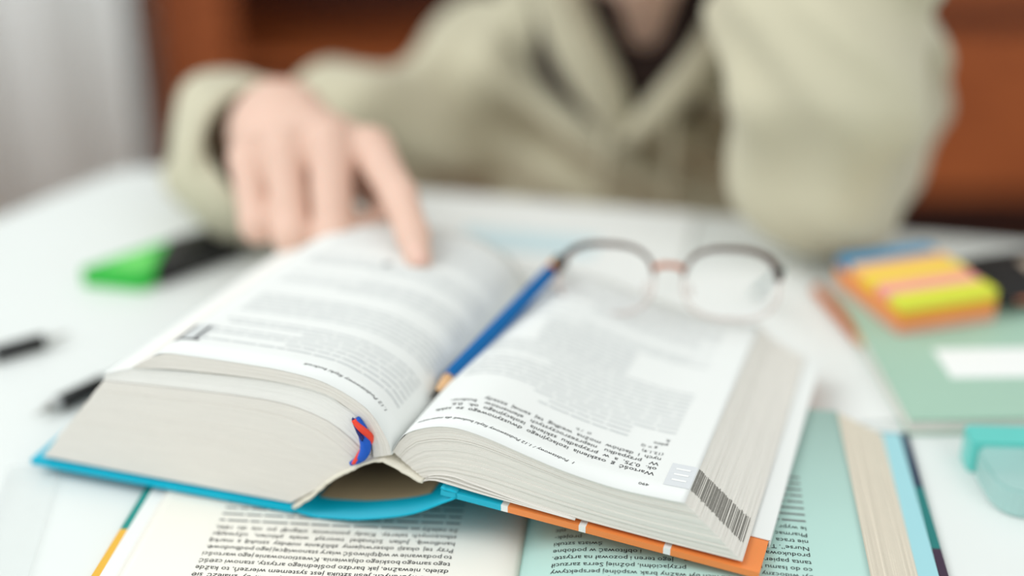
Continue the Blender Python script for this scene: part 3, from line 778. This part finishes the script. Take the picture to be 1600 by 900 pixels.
# pointing right hand: palm slab then fingers
Wr = (-.148, .872, .094)
MC = {'i': (-.084, .802, .1035), 'm': (-.108, .798, .1085), 'r': (-.136, .803, .1015), 'l': (-.160, .812, .0935)}
Pm = SDF((-.22, .67, .02), (.0, .93, .16), .002)
def merge_hand(B, palm, fingers, kf=.010, kj=.0035):
    lo = np.min([np.min(p, axis=0) for p, _ in palm+fingers], axis=0)-.03; hi = np.max([np.max(p, axis=0) for p, _ in palm+fingers], axis=0)+.03
    sl, X = B.region(lo, hi)
    P = np.full(B.F[sl].shape, 1.0, np.float32)
    for pts, rs in palm:
        for i in range(len(pts)-1): P = B.smin(P, B.cone_d(X, pts[i], pts[i+1], rs[i], rs[i+1]), .016)
    Fg = np.full(P.shape, 1.0, np.float32)
    for pts, rs in fingers:
        f1 = np.full(P.shape, 1.0, np.float32)
        for i in range(len(pts)-1): f1 = B.smin(f1, B.cone_d(X, pts[i], pts[i+1], rs[i], rs[i+1]), .004)
        Fg = B.smin(Fg, f1, kj)
    B.F[sl] = B.smin(B.F[sl], B.smin(P, Fg, kf), .02)
off = lambda p, dx, dy, dz: (p[0]+dx, p[1]+dy, p[2]+dz)
palm = [([Wr, off(MC['i'], 0, .008, -.007)], [.019, .0130]), ([Wr, off(MC['m'], 0, .008, -.007)], [.020, .0130]), ([off(Wr, -.006, 0, -.004), off(MC['r'], 0, .008, -.007)], [.019, .0125]),
        ([off(Wr, -.010, 0, -.008), off(MC['l'], 0, .008, -.006)], [.018, .0115]), ([off(Wr, .012, -.01, -.02), (-.092, .825, .078)], [.018, .015])]
fingers = [([MC['i'], (-.0645, .757, .0905), (-.0545, .721, .0810), (-.0505, .704, .0735)], [.0122, .0103, .0092, .0076]),
           ([MC['m'], (-.1030, .762, .0625), (-.1010, .786, .0520), (-.1010, .800, .0600)], [.0126, .0122, .0098, .0085]),
           ([MC['r'], (-.1285, .769, .0605), (-.1250, .792, .0510), (-.1240, .806, .0580)], [.0121, .0118, .0095, .0082]),
           ([MC['l'], (-.1510, .782, .0615), (-.1460, .800, .0530), (-.1430, .814, .0590)], [.0110, .0105, .0086, .0074]),
           ([(-.110, .850, .080), (-.078, .812, .070), (-.076, .785, .064), (-.090, .770, .063)], [.0150, .0115, .0100, .0085])]
merge_hand(B, palm, fingers)
# left hand under the cheek, out of the picture above
W2 = (.178, .968, .315)
palm2 = [([W2, (.150, .975+.010*k, .372+.004*k)], [.018, .012]) for k in (-1.5, -.5, .5, 1.5)]
fing2 = [([(.150, .975+.016*k, .372+.004*k), (.150, .995+.018*k, .408), (.156, 1.012+.018*k, .428-.003*abs(k))], [.010, .009, .0075]) for k in (-1.5, -.5, .5, 1.5)]
fing2.append(([(.168, .955, .335), (.140, .940, .350), (.124, .945, .366)], [.014, .011, .009]))
B.cone(W2, W2, .02, .02, .01)
merge_hand(B, palm2, fing2)
skin = B.build('body', M_skin, per, relax=1)
# finger nail of the pointing finger
tip = Vector((-.0505, .704, .0735)); dn = Vector((.25, -.68, -.45)).normalized()
nl = MB(); V = []
nu = Vector((.05, -.62, .78)).normalized(); nx_ = dn.cross(nu).normalized(); nu = nx_.cross(dn)
for i in range(7):
    for j in range(7):
        a = (i/6-.5)*1.7; t = j/6; wv = .0052*(1-.25*(t**3))
        V.append(tuple(tip+dn*(-.0045+.0095*t)+nx_*(math.sin(a)*wv*1.15)+nu*(math.cos(a)*.0073-.0006*t*t)))
nl.add(V, [(i*7+j, i*7+j+1, (i+1)*7+j+1, (i+1)*7+j) for i in range(6) for j in range(6)])
nl.build('fingernail', mat('nail', srgb(236, 190, 176), .25, .03, 60), per, True)

# hoodie
G = SDF((-.32, .80, -.36), (.40, 1.36, .30), .0035)
G.chain([(.11, 1.21, -.32), (.11, 1.20, -.05), (.105, 1.18, .03)], [.135, .130, .10], .05)
G.ell((.105, 1.16, -.08), (.155, .105, .19), .04)
G.chain([(-.005, 1.18, .038), (.10, 1.20, .080), (.24, 1.17, .060)], [.064, .07, .075], .05)
# right sleeve
G.chain([(.0, 1.165, .040), (-.09, 1.088, .020), (-.186, 1.000, .040)], [.060, .050, .040], .03)
G.chain([(-.188, .995, .040), (-.186, .950, .048), (-.174, .912, .062)], [.040, .046, .046], .025)
G.cone((-.206, .950, .044), (-.188, .902, .043), .038, .035, .03)
# left sleeve, elbow on the desk
G.chain([(.24, 1.16, .06), (.250, 1.01, .066), (.212, .895, .062)], [.072, .062, .050], .03)
G.chain([(.192, .868, .057), (.196, .878, .108), (.202, .900, .17), (.196, .940, .27)], [.046, .058, .060, .050], .03)
G.ell((.256, .985, .085), (.045, .06, .065), .03)
sl, X = G.region((-.35, .78, -.4), (.42, 1.4, .4))
x, y, z = X
fold = .0042*np.sin(46*x+22*z+2.6*np.sin(17*z+11*y)+8*y)+.0036*np.sin(58*z-34*y+2.2*np.sin(24*x)+9*x)+.0022*np.sin(95*x+70*z-40*y+2*np.sin(40*z))
tors = np.clip((x+.02)/.05, 0, 1)*np.clip((.2-x)/.05, 0, 1)*np.clip((y-1.02)/.04, 0, 1)
fold = fold*1.25*(1-.4*tors)+tors*.011*np.sin(78*(x-.1)+14*np.sin(9*z))
G.F[sl] += np.where(np.abs(G.F[sl]) < .05, fold, 0).astype(np.float32)
# the sleeves rest on the desk: cloth is pressed flat where it lies on the tabletop
over = np.full(np.broadcast(x, y).shape, -1.0, np.float32)
Tq = [TA, TD, TC, TB]
for i in range(4):
    (ax_, ay_), (bx_, by_) = Tq[i], Tq[(i+1) % 4]; ll = math.hypot(bx_-ax_, by_-ay_)
    over = np.maximum(over, -((bx_-ax_)*(y-ay_)-(by_-ay_)*(x-ax_))/ll)
slab_d = np.maximum(np.maximum(over-.001, z-.0012), -.032-z)
G.F[sl] = np.maximum(G.F[sl], -slab_d).astype(np.float32)
# collar opening and cuff opening
G.cut((.100, 1.02, .170), (.096, 1.075, .062), .062, .018, .01)
G.cut((.098, 1.12, .26), (.098, 1.12, .10), .075, .062, .015)
G.cut((-.132, .838, .095), (-.184, .937, .062), .046, .036, .004)
G.cut((.190, .955, .36), (.196, .945, .26), .06, .040, .004)
hd = G.build('hoodie', M_hood, per, relax=2)
# ribbed cuff ring at the right wrist
cen = Vector((-.1680, .902, .0675)); ax = Vector((.050, -.096, .030)).normalized(); ex = ax.cross(Vector((0, 0, 1))).normalized(); ey = ex.cross(ax)
cf = MB(); V = []; nseg = 96
prof = [(-.012, .0480), (.006, .0475), (.013, .0450), (.012, .0405), (-.012, .0400)]
for (t, r) in prof:
    for k in range(nseg):
        an = 2*math.pi*k/nseg; rr = r+.0008*math.sin(an*32)*(1 if r > .05 else 0)
        V.append(tuple(cen+ax*t+ex*(math.cos(an)*rr*1.03)+ey*(math.sin(an)*rr*.98)))
m_ = len(prof)
cf.add(V, [(i*nseg+k, i*nseg+(k+1) % nseg, ((i+1) % m_)*nseg+(k+1) % nseg, ((i+1) % m_)*nseg+k) for i in range(m_) for k in range(nseg)])
cf.build('cuff', M_hood, hd, True)
# hood collar bands crossing at the throat and the hood behind the neck
cl = smooth_curve([(.024, 1.150, .170), (.030, 1.092, .150), (.046, 1.068, .105), (.072, 1.054, .055), (.090, 1.045, .022)], 30)
cr = smooth_curve([(.178, 1.150, .170), (.176, 1.085, .145), (.152, 1.060, .095), (.116, 1.046, .050), (.084, 1.040, .022)], 30)
MB().tube(cl, [.0215]*20+[.021, .0205, .020, .019, .018, .0165, .0145, .012, .009, .006], 14).build('collar', M_hood, hd, True)
MB().tube(cr, [.0145]*24+[.014, .0135, .013, .011, .009, .006], 14).build('collar', M_hood, hd, True)
hb = smooth_curve([(.030, 1.145, .165), (.022, 1.20, .150), (.055, 1.265, .135), (.105, 1.285, .13), (.155, 1.265, .135), (.186, 1.20, .150), (.176, 1.145, .165)], 40)
MB().tube(hb, [.020+.022*math.sin(math.pi*i/39) for i in range(40)], 14).build('hood', M_hood, hd, True)
for p in ([(.076, 1.042, .045), (.073, 1.036, .010), (.072, 1.040, -.04), (.073, 1.045, -.085)], [(.122, 1.040, .052), (.124, 1.036, .010), (.123, 1.040, -.04), (.122, 1.045, -.08)]):
    MB().tube(smooth_curve(p, 16), .0042, 8).build('drawstring', M_hood, hd, True)
# undershirt at the neck
U = SDF((.0, 1.03, -.02), (.20, 1.24, .18), .003)
U.chain([(.10, 1.165, .0), (.098, 1.140, .078), (.097, 1.122, .128)], [.090, .080, .066], .03)
U.cut((.106, 1.02, .200), (.104, 1.062, .102), .044, .020, .006)
U.cut((.098, 1.09, .26), (.098, 1.125, .19), .064, .052, .01)
U.build('undershirt', M_shirt, per)
# hair and trousers
R_ = SDF((-.02, .92, .18), (.20, 1.20, .42), .004)
R_.ell(hc+Vector((0, .022, .034)), (.086, .100, .092), .02)
R_.cut(hc+Vector((0, -.10, -.06)), hc+Vector((0, -.085, .03)), .060, .050, .01)
R_.cut(hc+Vector((0, -.03, -.13)), hc+Vector((0, .02, -.10)), .08, .07, .01)
R_.build('hair', M_hair, per)
J = SDF((-.12, .70, -.76), (.34, 1.40, -.20), .007)
for sx in (-1, 1):
    J.chain([(.11+sx*.06, 1.22, -.32), (.11+sx*.10, .86, -.31), (.11+sx*.10, .90, -.68)], [.10, .070, .050], .03)
    J.cone((.11+sx*.10, .90, -.705), (.11+sx*.10, .79, -.712), .032, .028, .02)
J.build('trousers', M_jean, per)
for o in bpy.data.objects:      # fine print: letters too small to pick apart
    if o.name.startswith('printed_text'): o['kind'] = 'stuff'
